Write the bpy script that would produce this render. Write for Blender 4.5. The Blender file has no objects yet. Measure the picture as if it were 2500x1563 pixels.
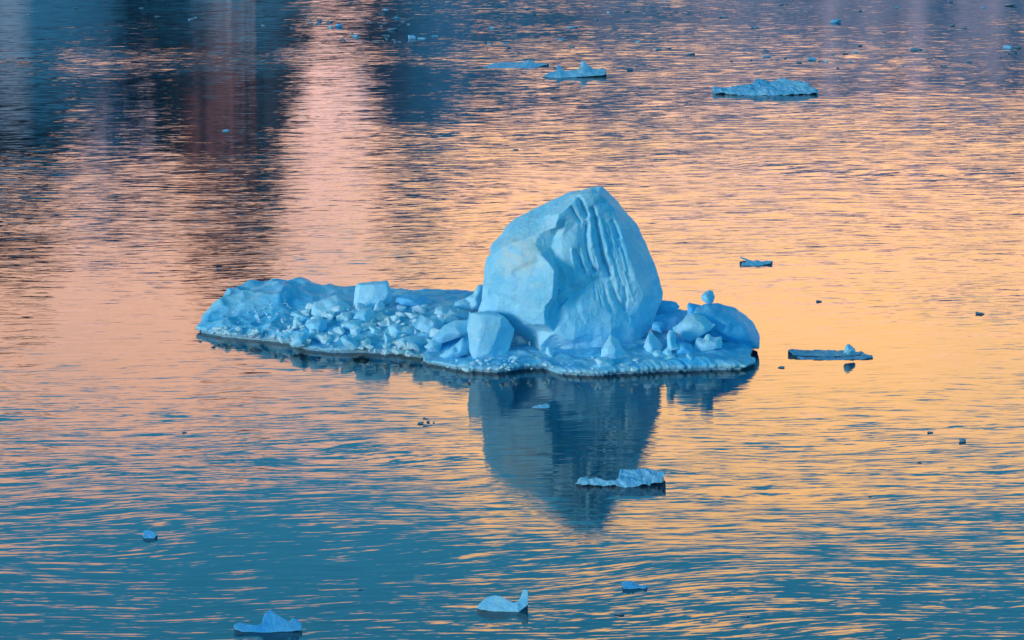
import bpy, bmesh, math, random
import numpy as np
from mathutils import Vector, noise
from mathutils.geometry import delaunay_2d_cdt

random.seed(7)
rng = np.random.default_rng(7)
SC = bpy.context.scene
COL = SC.collection
R = math.radians

# ------------------------------------------------------------------ camera
CAM_H, PITCH = 30.0, R(10.5)
TH, TV = 0.14, 0.0875
cam = bpy.data.cameras.new("camera")
cam.sensor_width = 36.0
cam.lens = 18.0 / TH
cam.clip_start, cam.clip_end = 1.0, 30000.0
camo = bpy.data.objects.new("camera", cam)
camo.location = (0, 0, CAM_H)
camo.rotation_euler = (math.pi / 2 - PITCH, 0, 0)
COL.objects.link(camo)
SC.camera = camo

# ------------------------------------------------------------------ light, sky, exposure
SUN_EL, SUN_AZ = R(6), R(-130)          # azimuth from +Y, negative towards -X
SC.view_settings.view_transform = 'Standard'
SC.view_settings.look = 'None'
SC.view_settings.gamma = 1.0
SC.view_settings.use_curve_mapping = False
SC.view_settings.exposure = 0.9
SKY_STRENGTH = 0.05
SKY_TINT = (0.04, 0.60, 0.98, 1)

sl = bpy.data.lights.new("sun", 'SUN')
sl.energy, sl.angle, sl.color = 0.95, R(16), (1.0, 0.94, 0.91)
so = bpy.data.objects.new("sun", sl)
sdir = Vector((math.sin(SUN_AZ) * math.cos(SUN_EL), math.cos(SUN_AZ) * math.cos(SUN_EL), math.sin(SUN_EL)))
so.rotation_euler = sdir.to_track_quat('Z', 'Y').to_euler()
COL.objects.link(so)


class NT:
    """small helper round a node tree"""
    def __init__(s, tree):
        s.t = tree

    def n(s, kind, **kw):
        nd = s.t.nodes.new(kind)
        for k, v in kw.items():
            setattr(nd, k, v)
        return nd

    def l(s, a, b):
        s.t.links.new(a, b)

    def val(s, sock, v):
        if isinstance(v, bpy.types.NodeSocket):
            s.l(v, sock)
        else:
            sock.default_value = v

    def math(s, op, a, b=0.0, c=None, clamp=False):
        nd = s.n('ShaderNodeMath', operation=op, use_clamp=clamp)
        s.val(nd.inputs[0], a)
        s.val(nd.inputs[1], b)
        if c is not None:
            s.val(nd.inputs[2], c)
        return nd.outputs[0]

    def vmath(s, op, a, b=(0, 0, 0)):
        nd = s.n('ShaderNodeVectorMath', operation=op)
        s.val(nd.inputs[0], a)
        if op == 'SCALE':
            s.val(nd.inputs[3], b)
        else:
            s.val(nd.inputs[1], b)
        return nd.outputs[0]

    def smooth(s, x, lo, hi):
        nd = s.n('ShaderNodeMapRange', interpolation_type='SMOOTHSTEP')
        s.val(nd.inputs[0], x)
        s.val(nd.inputs[1], lo)
        s.val(nd.inputs[2], hi)
        return nd.outputs[0]

    def mix(s, f, a, b, mode='MIX'):
        nd = s.n('ShaderNodeMix', data_type='RGBA', blend_type=mode)
        s.val(nd.inputs[0], f)
        s.val(nd.inputs[6], a)
        s.val(nd.inputs[7], b)
        return nd.outputs[2]

    def noise(s, vec, scale=1.0, detail=2.0, rough=0.5):
        nd = s.n('ShaderNodeTexNoise')
        s.l(vec, nd.inputs['Vector'])
        nd.inputs['Scale'].default_value = scale
        nd.inputs['Detail'].default_value = detail
        nd.inputs['Roughness'].default_value = rough
        return nd

    def sep(s, v):
        nd = s.n('ShaderNodeSeparateXYZ')
        s.l(v, nd.inputs[0])
        return nd.outputs

    def comb(s, x, y, z):
        nd = s.n('ShaderNodeCombineXYZ')
        for i, v in enumerate((x, y, z)):
            s.val(nd.inputs[i], v)
        return nd.outputs[0]


def make_world():
    w = bpy.data.worlds.new("World")
    SC.world = w
    w.use_nodes = True
    t = NT(w.node_tree)
    w.node_tree.nodes.clear()
    out = t.n('ShaderNodeOutputWorld')
    sky = t.n('ShaderNodeTexSky', sky_type='NISHITA', sun_disc=False)
    sky.sun_elevation, sky.sun_rotation = SUN_EL, SUN_AZ
    tint = t.mix(1.0, sky.outputs[0], SKY_TINT, 'MULTIPLY')
    bg = t.n('ShaderNodeBackground')
    t.l(tint, bg.inputs[0])
    bg.inputs[1].default_value = SKY_STRENGTH
    # evening glow: a bank of lit cloud low over the mountains ahead
    gen = t.n('ShaderNodeTexCoord').outputs['Generated']
    x, y, z = t.sep(gen)
    el = t.math('MULTIPLY', t.math('ARCSINE', z), 180 / math.pi)
    az = t.math('MULTIPLY', t.math('ARCTAN2', x, y), 180 / math.pi)
    cv = t.comb(t.math('MULTIPLY', az, 0.16), t.math('MULTIPLY', el, 0.5), 3.7)
    n1 = t.noise(cv, 1.0, 4.0, 0.55)
    dip = t.math('POWER', 2.718, t.math('MULTIPLY', t.math('POWER', t.math('ABSOLUTE', t.math('DIVIDE', t.math('ADD', az, 2.6), 2.0)), 2.0), -1.0))
    fall = t.math('POWER', 2.718, t.math('MULTIPLY', t.math('POWER', t.math('ABSOLUTE', t.math('DIVIDE', t.math('SUBTRACT', az, 2.5), 5.5)), 2.0), -1.0))
    top = t.math('ADD', 12.6, t.math('MULTIPLY', fall, 1.2))
    top = t.math('SUBTRACT', top, t.math('MULTIPLY', dip, 0.9))
    top = t.math('ADD', top, t.math('MULTIPLY', t.math('SUBTRACT', n1.outputs[0], 0.5), 1.2))
    m = t.math('SUBTRACT', 1.0, t.smooth(t.math('SUBTRACT', el, top), -0.5, 0.5))
    wide = t.math('SUBTRACT', 1.0, t.smooth(t.math('ABSOLUTE', az), 25.0, 70.0))
    m = t.math('MULTIPLY', m, wide)
    st = t.noise(t.comb(t.math('MULTIPLY', az, 0.25), t.math('MULTIPLY', el, 1.3), 1.1), 1.0, 3.0)
    m = t.math('MULTIPLY', m, t.math('ADD', 0.72, t.math('MULTIPLY', t.smooth(st.outputs[0], 0.3, 0.55), 0.28)))
    fill_veil = t.math('MULTIPLY', t.math('SUBTRACT', 1.0, t.smooth(el, 20.0, 55.0)), 0.75)  # pale low sky on all sides, added to brighten the upright ice faces
    glow = t.mix(t.smooth(el, 7.0, 11.5), (1.0, 0.50, 0.30, 1), (1.0, 0.56, 0.22, 1))
    pink = t.smooth(az, 0.5, -4.0)
    glow = t.mix(t.math('MULTIPLY', pink, 0.8), glow, (0.66, 0.36, 0.28, 1))
    sv = t.noise(t.comb(t.math('MULTIPLY', az, 0.22), t.math('MULTIPLY', el, 1.6), 6.3), 1.0, 3.0)
    mauve = t.math('MULTIPLY', t.smooth(sv.outputs[0], 0.45, 0.62), t.math('SUBTRACT', 1.0, t.smooth(el, 7.5, 10.5)))
    glow = t.mix(t.math('MULTIPLY', mauve, 0.75), glow, (0.34, 0.30, 0.40, 1))
    bg2 = t.n('ShaderNodeBackground')
    t.l(glow, bg2.inputs[0])
    bg2.inputs[1].default_value = 1.75
    ms = t.n('ShaderNodeMixShader')
    bg3 = t.n('ShaderNodeBackground')
    bg3.inputs[0].default_value = (0.062, 0.45, 0.77, 1)
    bg3.inputs[1].default_value = 1.0
    mv = t.n('ShaderNodeMixShader')
    t.l(fill_veil, mv.inputs[0])
    t.l(bg.outputs[0], mv.inputs[1])
    t.l(bg3.outputs[0], mv.inputs[2])
    t.l(m, ms.inputs[0])
    t.l(mv.outputs[0], ms.inputs[1])
    t.l(bg2.outputs[0], ms.inputs[2])
    t.l(ms.outputs[0], out.inputs[0])


make_world()


# ------------------------------------------------------------------ materials
def new_mat(name):
    m = bpy.data.materials.new(name)
    m.use_nodes = True
    t = NT(m.node_tree)
    bsdf = m.node_tree.nodes['Principled BSDF']
    return m, t, bsdf


def water_material():
    m, t, b = new_mat("water")
    b.inputs['Base Color'].default_value = (0.0, 0.018, 0.032, 1)
    b.inputs['Roughness'].default_value = 0.02
    b.inputs['IOR'].default_value = 1.33
    pos = t.n('ShaderNodeNewGeometry').outputs['Position']
    warp = t.noise(t.vmath('MULTIPLY', pos, (0.05, 0.09, 0)), 1.0, 2.0)
    pos2 = t.vmath('ADD', pos, t.vmath('MULTIPLY', t.vmath('SUBTRACT', warp.outputs[1], (0.5, 0.5, 0.5)), (3.0, 6.0, 0)))
    px, py, pz = t.sep(pos2)
    # crests run a little slantwise across the view
    pys = t.math('ADD', py, t.math('MULTIPLY', px, -0.10))
    amp = t.noise(t.vmath('MULTIPLY', pos, (0.02, 0.035, 0)), 1.0, 2.0)
    amp = t.math('ADD', 0.55, t.math('MULTIPLY', t.smooth(amp.outputs[0], 0.35, 0.68), 0.8))
    pn = t.noise(t.vmath('MULTIPLY', pos, (0.035, 0.05, 0)), 1.0, 3.0)
    patch = t.math('ADD', 0.5, t.math('MULTIPLY', t.smooth(pn.outputs[0], 0.45, 0.65), 2.2))
    sx, sy = 0.0, 0.0
    #      fx     fy    slope_y  slope_x  detail  offset
    for fx, fy, ay, ax, det, off in WAVES:
        v = t.comb(t.math('MULTIPLY', px, fx), t.math('MULTIPLY', pys, fy), off)
        c = t.sep(t.vmath('SUBTRACT', t.noise(v, 1.0, det).outputs[1], (0.5, 0.5, 0.5)))
        if fx > 2:
            ay = t.math('MULTIPLY', patch, ay)
        sy = t.math('ADD', sy, t.math('MULTIPLY', c[0], ay))
        sx = t.math('ADD', sx, t.math('MULTIPLY', c[1], ax))
    sx = t.math('MULTIPLY', sx, amp)
    sy = t.math('MULTIPLY', sy, amp)
    # rings spreading from bobbing pieces of ice
    opx, opy, opz = t.sep(pos)
    for cx, cy, lam, a, rad in RINGS:
        dx = t.math('SUBTRACT', opx, cx)
        dy = t.math('SUBTRACT', opy, cy)
        r = t.math('ADD', 0.01, t.math('SQRT', t.math('ADD', t.math('MULTIPLY', dx, dx), t.math('MULTIPLY', dy, dy))))
        s = t.math('MULTIPLY', t.math('SINE', t.math('MULTIPLY', r, 2 * math.pi / lam)), a)
        s = t.math('MULTIPLY', s, t.math('POWER', 2.718, t.math('MULTIPLY', r, -1.0 / rad)))
        s = t.math('DIVIDE', s, r)
        sx = t.math('ADD', sx, t.math('MULTIPLY', s, dx))
        sy = t.math('ADD', sy, t.math('MULTIPLY', s, dy))
    nrm = t.vmath('NORMALIZE', t.comb(sx, sy, 1.0))
    t.l(nrm, b.inputs['Normal'])
    return m


def ice_material(name, pale, blue, blue_amt=0.5, dirt=0.0, rough=0.45, sss=0.4, bump=0.35, tower=None, rim=False):
    m, t, b = new_mat(name)
    pos = t.n('ShaderNodeNewGeometry').outputs['Position']
    n1 = t.noise(pos, 0.55, 4.0, 0.6)
    n2 = t.noise(pos, 3.5, 4.0, 0.6)
    f = t.smooth(t.math('ADD', t.math('MULTIPLY', n1.outputs[0], 0.75), t.math('MULTIPLY', n2.outputs[0], 0.25)), 0.36, 0.64)
    col = t.mix(t.math('MULTIPLY', f, blue_amt), pale, blue)
    if dirt:
        n3 = t.noise(t.vmath('MULTIPLY', pos, (1.0, 1.0, 1.8)), 0.9, 5.0, 0.65)
        d = t.smooth(n3.outputs[0], 0.52, 0.72)
        if tower:
            q = t.vmath('LENGTH', t.vmath('SUBTRACT', pos, tower))
            q = t.n('ShaderNodeVectorMath', operation='LENGTH')
            t.l(t.vmath('SUBTRACT', pos, tower), q.inputs[0])
            near = t.math('SUBTRACT', 1.0, t.smooth(q.outputs['Value'], 0.5, 1.5))
            n4 = t.noise(pos, 2.6, 5.0, 0.6)
            d = t.math('ADD', t.math('MULTIPLY', d, 0.35), t.math('MULTIPLY', near, t.smooth(n4.outputs[0], 0.3, 0.6)), clamp=True)
        col = t.mix(t.math('MULTIPLY', d, dirt), col, (0.74, 0.78, 0.70, 1))
    if rim:
        # white wave-washed crust along the waterline
        zz = t.sep(pos)[2]
        n7 = t.noise(pos, 1.6, 4.0, 0.6)
        lo = t.math('ADD', 0.10, t.math('MULTIPLY', n7.outputs[0], 0.30))
        wh = t.math('SUBTRACT', 1.0, t.smooth(t.math('SUBTRACT', zz, lo), -0.05, 0.10))
        col = t.mix(t.math('MULTIPLY', wh, 0.35), col, (0.70, 0.88, 0.95, 1))
    t.l(col, b.inputs['Base Color'])
    b.inputs['Roughness'].default_value = rough
    b.inputs['IOR'].default_value = 1.31
    b.inputs['Specular IOR Level'].default_value = 0.35
    b.inputs['Subsurface Weight'].default_value = sss
    b.inputs['Subsurface Radius'].default_value = (0.02, 0.20, 0.42)
    b.inputs['Subsurface Scale'].default_value = 0.6
    if bump:
        wv = t.vmath('ADD', pos, t.vmath('SCALE', n2.outputs[1], 0.5))
        vo = t.n('ShaderNodeTexVoronoi', feature='DISTANCE_TO_EDGE')
        t.l(wv, vo.inputs['Vector'])
        vo.inputs['Scale'].default_value = 0.85
        crack = t.math('MULTIPLY', t.smooth(vo.outputs['Distance'], 0.0, 0.035), 0.35)
        n5 = t.noise(pos, 5.0, 6.0, 0.6)
        n6 = t.noise(pos, 22.0, 3.0, 0.6)
        h = t.math('ADD', t.math('MULTIPLY', n5.outputs[0], 1.0), t.math('MULTIPLY', n6.outputs[0], 0.16))
        h = t.math('ADD', h, crack)
        if tower:
            n8 = t.noise(t.vmath('MULTIPLY', pos, (1.0, 1.0, 0.14)), 6.0, 5.0, 0.65)
            h = t.math('ADD', h, t.math('MULTIPLY', n8.outputs[0], 0.8))
        bp = t.n('ShaderNodeBump')
        bp.inputs['Strength'].default_value = bump
        bp.inputs['Distance'].default_value = 0.12
        t.l(h, bp.inputs['Height'])
        t.l(bp.outputs[0], b.inputs['Normal'])
    return m


def mountain_material(name, rock, rock2, snow, lo, hi, snow_noise):
    """rock with snow below lo..hi metres (glacier apron) and in gullies"""
    m, t, b = new_mat(name)
    g = t.n('ShaderNodeNewGeometry')
    pos = g.outputs['Position']
    x, y, z = t.sep(pos)
    n1 = t.noise(pos, 0.006, 6.0, 0.6)
    n2 = t.noise(t.vmath('MULTIPLY', pos, (1, 1, 0.4)), 0.02, 5.0, 0.65)
    rk = t.mix(t.smooth(n2.outputs[0], 0.35, 0.65), rock, rock2)
    hgt = t.math('ADD', z, t.math('MULTIPLY', t.math('SUBTRACT', n1.outputs[0], 0.5), 320.0))
    s1 = t.math('SUBTRACT', 1.0, t.smooth(hgt, lo, hi))
    s2 = t.smooth(n2.outputs[0], 0.50 - snow_noise, 0.90 - snow_noise)
    s = t.math('MAXIMUM', s1, s2)
    t.l(t.mix(s, rk, snow), b.inputs['Base Color'])
    b.inputs['Roughness'].default_value = 0.8
    b.inputs['Specular IOR Level'].default_value = 0.1
    return m


# ------------------------------------------------------------------ pixel rays -> places
cp, sp = math.cos(PITCH), math.sin(PITCH)


def ray(sx, sy):
    u = (sx - 1250.0) / 1250.0 * TH
    v = (781.5 - sy) / 781.5 * TV
    return u, cp + v * sp, -sp + v * cp


def at_z(sx, sy, z=0.0):
    a, b, c = ray(sx, sy)
    k = (z - CAM_H) / c
    return Vector((a * k, b * k, z))


def at_y(sx, sy, Y):
    a, b, c = ray(sx, sy)
    k = Y / b
    return Vector((a * k, Y, CAM_H + c * k))


def frm(ox, oy, s):
    return lambda x, y: (ox + x / s, oy + y / s)


c1 = frm(470, 660, 6.0475)
c2 = frm(840, 660, 6.0475)
c3 = frm(1130, 430, 4.32)
c4 = frm(1040, 690, 5.76)
c5 = frm(1440, 690, 5.498)
ident = frm(0, 0, 1.0)
M_PX = 0.0172                            # metres per photo pixel at the iceberg

WAVES = [
    (0.06, 0.20, 0.016, 0.006, 1.0, 0.0),
    (0.26, 1.60, 0.064, 0.010, 1.5, 5.0),
    (0.62, 5.80, 0.125, 0.016, 2.0, 11.0),
    (1.90, 16.0, 0.070, 0.014, 2.0, 17.0),
]
_r1 = at_z(690, 1530)
_r2 = at_z(1560, 1180)
RINGS = [(_r1.x, _r1.y, 0.42, 0.007, 2.2), (_r2.x, _r2.y, 0.45, 0.007, 2.6)]


# ------------------------------------------------------------------ object helpers
def props(o, label=None, cat=None, group=None, kind=None):
    for k, v in (('label', label), ('category', cat), ('group', group), ('kind', kind)):
        if v:
            o[k] = v
    return o


def smooth_shade(me, on=True):
    me.polygons.foreach_set('use_smooth', [on] * len(me.polygons))


def link_mesh(name, verts, faces, material, parent=None, origin=None, smooth=True):
    """one mesh object with its origin at its base"""
    v = np.asarray(verts, dtype=float)
    if origin is None:
        origin = np.array((v[:, 0].mean(), v[:, 1].mean(), max(0.0, v[:, 2].min())))
    origin = np.asarray(origin, dtype=float)
    me = bpy.data.meshes.new(name)
    me.from_pydata((v - origin).tolist(), [], faces)
    me.materials.append(material)
    smooth_shade(me, smooth)
    me.update()
    o = bpy.data.objects.new(name, me)
    COL.objects.link(o)
    if parent is not None:
        po = np.array(world_loc(parent))
        o.parent = parent
        o.location = origin - po
    else:
        o.location = origin
    return o


def world_loc(o):
    v = Vector(o.location)
    while o.parent:
        o = o.parent
        v += Vector(o.location)
    return v


def relief(name, outline, inner, Y0, thick, material, f=ident, creases=(), L=4.0, smooth=3, rough=0.02,
           rough_scale=2.0, strokes=(), zfloor=-9.0, parent=None, shrink=0.16, straight=False):
    """A solid lump of ice: its near side is a surface through measured points (x, y, distance behind Y0),
    closed behind by a rounded back `thick` metres deep."""
    P = [(*f(x, y), d) for x, y, d in outline]
    Q = [(*f(x, y), d) for x, y, d in inner]
    allp = P + Q
    n = len(P)
    edges = [(i, (i + 1) % n) for i in range(n)] + [(n + a, n + b) for a, b in creases]
    co = [Vector((p[0], p[1])) for p in allp]
    vv, ee, ff, ov, oe, of = delaunay_2d_cdt(co, edges, [], 1, 1e-4)
    dep = []
    for i, v in enumerate(vv):
        if ov[i]:
            dep.append(sum(allp[k][2] for k in ov[i]) / len(ov[i]))
        else:
            ds = sorted(((p[0] - v.x) ** 2 + (p[1] - v.y) ** 2, p[2]) for p in allp)[:3]
            dep.append(sum(d / (q + .01) for q, d in ds) / sum(1 / (q + .01) for q, d in ds))
    bm = bmesh.new()
    bv = [bm.verts.new((v.x, v.y, d / M_PX)) for v, d in zip(vv, dep)]
    for fc in ff:
        try:
            bm.faces.new([bv[i] for i in fc])
        except ValueError:
            pass
    for v in [v for v in bm.verts if not v.link_faces]:
        bm.verts.remove(v)
    for it in range(9):
        long_e = [e for e in bm.edges if math.hypot(e.verts[0].co.x - e.verts[1].co.x, e.verts[0].co.y - e.verts[1].co.y) > L]
        if not long_e:
            break
        bmesh.ops.subdivide_edges(bm, edges=long_e, cuts=1, use_grid_fill=False)
        bmesh.ops.triangulate(bm, faces=[q for q in bm.faces if len(q.verts) > 3])
        if it % 2:
            bmesh.ops.beautify_fill(bm, faces=bm.faces[:], edges=[e for e in bm.edges if len(e.link_faces) == 2], method='ANGLE')
    inside = [v for v in bm.verts if not v.is_boundary]
    for _ in range(2):
        bmesh.ops.smooth_vert(bm, verts=inside, factor=0.5, use_axis_x=True, use_axis_y=True, use_axis_z=True)
    for _ in range(smooth):
        bmesh.ops.smooth_vert(bm, verts=inside, factor=0.5, use_axis_x=False, use_axis_y=False, use_axis_z=True)
    for path, w, a in strokes:
        pp = [f(*q) for q in path]
        ws = w
        for v in inside:
            best = 1e9
            for (ax, ay), (bx, by) in zip(pp[:-1], pp[1:]):
                dx, dy = bx - ax, by - ay
                k = max(0.0, min(1.0, ((v.co.x - ax) * dx + (v.co.y - ay) * dy) / (dx * dx + dy * dy)))
                best = min(best, math.hypot(v.co.x - ax - k * dx, v.co.y - ay - k * dy))
            if best < ws * 2.5:
                v.co.z += a / M_PX * (max(0.0, 1 - best / (1.5 * ws)) * 1.25 if a > 0.1 else math.exp(-(best / ws) ** 2))
    bmesh.ops.dissolve_degenerate(bm, dist=0.25, edges=bm.edges[:])
    bmesh.ops.triangulate(bm, faces=[q for q in bm.faces if len(q.verts) > 3])
    rim = [e for e in bm.edges if e.is_boundary]
    cx = sum(p[0] for p in P) / n
    cy = sum(p[1] for p in P) / n
    front = set(bm.verts)
    if straight:
        ret = bmesh.ops.extrude_face_region(bm, geom=bm.faces[:], use_keep_orig=True)
        for g in ret['geom']:
            if isinstance(g, bmesh.types.BMVert):
                g.co.z += thick / M_PX
    else:
        for s, d in ((0.3, 0.45), (1.0, 0.35), (2.6, 0.2)):
            ret = bmesh.ops.extrude_edge_only(bm, edges=rim)
            nv = [g for g in ret['geom'] if isinstance(g, bmesh.types.BMVert)]
            rim = [g for g in ret['geom'] if isinstance(g, bmesh.types.BMEdge) and g.is_boundary]
            for v in nv:
                v.co.x += (cx - v.co.x) * shrink * s
                v.co.y += (cy - v.co.y) * shrink * s
                v.co.z += thick * d / M_PX
        bmesh.ops.holes_fill(bm, edges=rim, sides=0)
        bmesh.ops.triangulate(bm, faces=[q for q in bm.faces if len(q.verts) > 4])
    bmesh.ops.recalc_face_normals(bm, faces=bm.faces[:])
    for v in bm.verts:
        p = at_y(v.co.x, v.co.y, Y0 + v.co.z * M_PX)
        if v not in front:
            zf = at_y(v.co.x, v.co.y, Y0 + v.co.z * M_PX - thick).z if straight else p.z
            if zf < zfloor + (0.04 if straight else 0.12):
                p.z = zfloor - 0.3
        v.co = p
    bm.normal_update()
    ofs = Vector((Y0, len(allp), cx * .1))
    if rough:
        for v in bm.verts:
            d = Vector((0, 0, 0))
            q = v.co * rough_scale + ofs
            a = 1.0
            for _ in range(4):
                d += noise.noise_vector(q) * a
                q = q * 2.1
                a *= 0.48
            v.co += d * rough
    vs = [tuple(v.co) for v in bm.verts]
    bm.verts.index_update()
    fs = [[v.index for v in q.verts] for q in bm.faces]
    bm.free()
    return link_mesh(name, vs, fs, material, parent)


def hull_mesh(name, npts, squash, seed, subdiv=1, jag=1.0):
    rs = random.Random(seed)
    bm = bmesh.new()
    for _ in range(npts):
        v = Vector((rs.gauss(0, 1), rs.gauss(0, 1), rs.gauss(0, 1))).normalized() * rs.uniform(1.0 - 0.3 * jag, 1.0)
        m = max(abs(v.x), abs(v.y), abs(v.z))
        v = v * (1 + 0.5 * (1 / m - 1))
        bm.verts.new((v.x * 0.5, v.y * 0.5 * squash[0], v.z * 0.5 * squash[1]))
    r = bmesh.ops.convex_hull(bm, input=bm.verts[:])
    bmesh.ops.delete(bm, geom=[v for v in bm.verts if not v.link_faces], context='VERTS')
    bmesh.ops.dissolve_limit(bm, angle_limit=R(14), verts=bm.verts[:], edges=bm.edges[:])
    if subdiv:
        bmesh.ops.bevel(bm, geom=bm.edges[:], offset=0.05, segments=1, profile=0.6, affect='EDGES', clamp_overlap=True)
    bmesh.ops.triangulate(bm, faces=bm.faces[:])
    me = bpy.data.meshes.new(name)
    bm.to_mesh(me)
    bm.free()
    smooth_shade(me, False)
    return me


# ------------------------------------------------------------------ materials in use
SNOW = (0.52, 0.84, 0.97, 1)
BLUE = (0.06, 0.56, 0.93, 1)
TOWER_STAIN = at_y(1265, 615, 151.3)
M_WATER = water_material()
M_SHELF = ice_material("shelf_snow_ice", (0.38, 0.78, 0.96, 1), BLUE, 0.9, 0.0, bump=0.45, rim=True)
M_TOWER = ice_material("tower_ice", (0.48, 0.82, 0.95, 1), (0.12, 0.65, 0.94, 1), 0.6, 0.75, bump=0.35, tower=tuple(TOWER_STAIN))
M_BLOCK = ice_material("block_ice", SNOW, (0.16, 0.66, 0.94, 1), 0.55, 0.1, bump=0.3)
M_CHUNK = ice_material("rubble_ice", (0.74, 0.90, 0.96, 1), (0.38, 0.76, 0.94, 1), 0.55, 0.15, bump=0.2)
M_BLUE = ice_material("blue_ice", (0.26, 0.68, 0.93, 1), (0.06, 0.52, 0.88, 1), 0.7, 0.0, bump=0.3)
M_FLOE = ice_material("floe_ice", (0.38, 0.70, 0.86, 1), (0.10, 0.46, 0.72, 1), 0.7, 0.15, bump=0.4)
M_SHADED_BLUE = ice_material('shaded_blue_ice', (0.15, 0.52, 0.80, 1), (0.04, 0.40, 0.74, 1), 0.7, 0.0, bump=0.3)  # blue ice darkened in its colour to stand for the floes' shade side
M_DULL = ice_material('dull_blue_ice', (0.25, 0.52, 0.66, 1), (0.08, 0.32, 0.50, 1), 0.8, 0.0, bump=0.3)
M_WET = ice_material("wet_clear_ice", (0.20, 0.36, 0.46, 1), (0.06, 0.16, 0.24, 1), 0.8, 0.0, rough=0.25, sss=0.0, bump=0.2)

# ------------------------------------------------------------------ setting: water and mountains
S = 14000.0
w = link_mesh("water", [(-S, -2000, 0), (S, -2000, 0), (S, S, 0), (-S, S, 0)], [(0, 1, 2, 3)], M_WATER, origin=(0, 0, 0), smooth=False)
props(w, "calm rippled sea mirroring the orange glow and blue dusk sky", kind='structure')


def mountain(name, az0, az1, prof, r0, rc, r1, mat, seed, label):
    """a range seen only in the water: crest elevation (degrees) given by azimuth (degrees)"""
    na, nr = 260, 46
    A = np.linspace(az0, az1, na)
    E = np.interp(A, [p[0] for p in prof], [p[1] for p in prof])
    vs, fs = [], []
    for i, (a, e) in enumerate(zip(A, E)):
        e = e + 0.35 * noise.fractal(Vector((a * 0.9, seed, 0)), 0.8, 2.0, 5) if e > 0.3 else e
        for j in range(nr):
            r = r0 + (r1 - r0) * j / (nr - 1)
            k = (r - r0) / (rc - r0) if r < rc else max(0.0, 1 - (r - rc) / (r1 - rc))
            k = k ** 1.15
            h = rc * math.tan(R(e)) * k
            q = noise.ridged_multi_fractal(Vector((a * 0.5, r * 0.004, seed)), 0.8, 2.1, 5, 1.0, 2.0)
            h *= 0.86 + 0.14 * min(1.0, q * 0.6) if k < 0.97 else 1.0
            vs.append((r * math.sin(R(a)), r * math.cos(R(a)), h - 3.0))
    for i in range(na - 1):
        for j in range(nr - 1):
            p = i * nr + j
            fs.append((p, p + nr, p + nr + 1, p + 1))
    o = link_mesh(name, vs, fs, mat, origin=(0, rc, 0))
    props(o, label, kind='structure')


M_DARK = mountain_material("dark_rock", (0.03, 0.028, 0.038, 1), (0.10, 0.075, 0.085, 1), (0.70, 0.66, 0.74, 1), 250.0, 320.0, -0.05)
M_BROWN = mountain_material("brown_rock", (0.36, 0.12, 0.11, 1), (0.38, 0.15, 0.14, 1), (0.6, 0.62, 0.68, 1), 170.0, 250.0, 0.0)  # brown rock, its red raised in the colour to stand for alpenglow
M_GLOW_SNOW = mountain_material("alpenglow_snowy_rock", (0.34, 0.19, 0.22, 1), (0.44, 0.26, 0.30, 1), (0.82, 0.58, 0.68, 1), 150.0, 900.0, 0.12)  # pink of the alpenglow is put into the snow and rock colours
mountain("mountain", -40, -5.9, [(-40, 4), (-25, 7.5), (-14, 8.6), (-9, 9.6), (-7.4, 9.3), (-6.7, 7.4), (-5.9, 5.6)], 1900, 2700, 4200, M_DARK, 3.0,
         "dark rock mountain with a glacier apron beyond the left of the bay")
mountain("mountain", -8.5, -4.4, [(-8.5, 5.5), (-7.2, 7.6), (-6.4, 8.5), (-5.6, 8.4), (-5.0, 7.0), (-4.4, 5.0)], 2500, 3300, 4500, M_GLOW_SNOW, 23.0,
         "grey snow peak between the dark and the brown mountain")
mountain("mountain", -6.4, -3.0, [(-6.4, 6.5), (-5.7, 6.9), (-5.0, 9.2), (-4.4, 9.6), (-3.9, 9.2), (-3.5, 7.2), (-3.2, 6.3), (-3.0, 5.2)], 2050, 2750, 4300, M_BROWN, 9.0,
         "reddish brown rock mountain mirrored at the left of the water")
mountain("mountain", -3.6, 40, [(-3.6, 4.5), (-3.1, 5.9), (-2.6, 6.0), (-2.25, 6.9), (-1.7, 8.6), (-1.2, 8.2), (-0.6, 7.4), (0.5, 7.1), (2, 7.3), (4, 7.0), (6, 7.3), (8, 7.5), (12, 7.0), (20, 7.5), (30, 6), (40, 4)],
         2200, 3000, 4600, M_GLOW_SNOW, 17.0, "snow covered mountain range across the bay to the right")

# ------------------------------------------------------------------ the iceberg
base = at_z(1390, 890)
berg = bpy.data.objects.new("iceberg", None)
berg.location = (base.x, base.y + 3.0, 0)
COL.objects.link(berg)
props(berg, "large blue iceberg with a tall fluted tower and a low rubble covered shelf", "iceberg")

CTRL = [(483, 808, .12), (500, 780, .45), (530, 735, 1.0), (570, 712, 1.4), (620, 694, 1.75), (680, 695, 1.75), (720, 693, 1.75),
        (770, 708, 1.5), (800, 706, 1.5), (850, 715, 1.45), (560, 770, .8), (640, 750, 1.15), (700, 760, 1.0), (760, 750, 1.15),
        (620, 805, .4), (700, 818, .3), (760, 800, .6), (860, 760, 1.15), (940, 760, 1.15), (900, 805, .7), (1000, 770, 1.05),
        (1050, 805, .75), (980, 848, .35), (900, 848, .28), (1100, 770, 1.1), (1150, 760, 1.2), (1080, 742, 1.25), (1000, 742, 1.25),
        (1120, 882, .38), (1200, 893, .3), (1260, 875, .45), (1340, 882, .4), (1340, 903, .22), (1450, 898, .32), (1560, 885, .42),
        (1650, 885, .42), (1750, 875, .5), (1800, 885, .3), (1828, 896, .14), (1300, 850, .55), (1500, 860, .55), (1600, 850, .7),
        (1700, 840, .8), (1780, 840, .6), (600, 822, .2), (800, 856, .2), (1050, 886, .2), (530, 812, .2)]
CW = np.array([[*at_z(x, y, z)] for x, y, z in CTRL])
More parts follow.
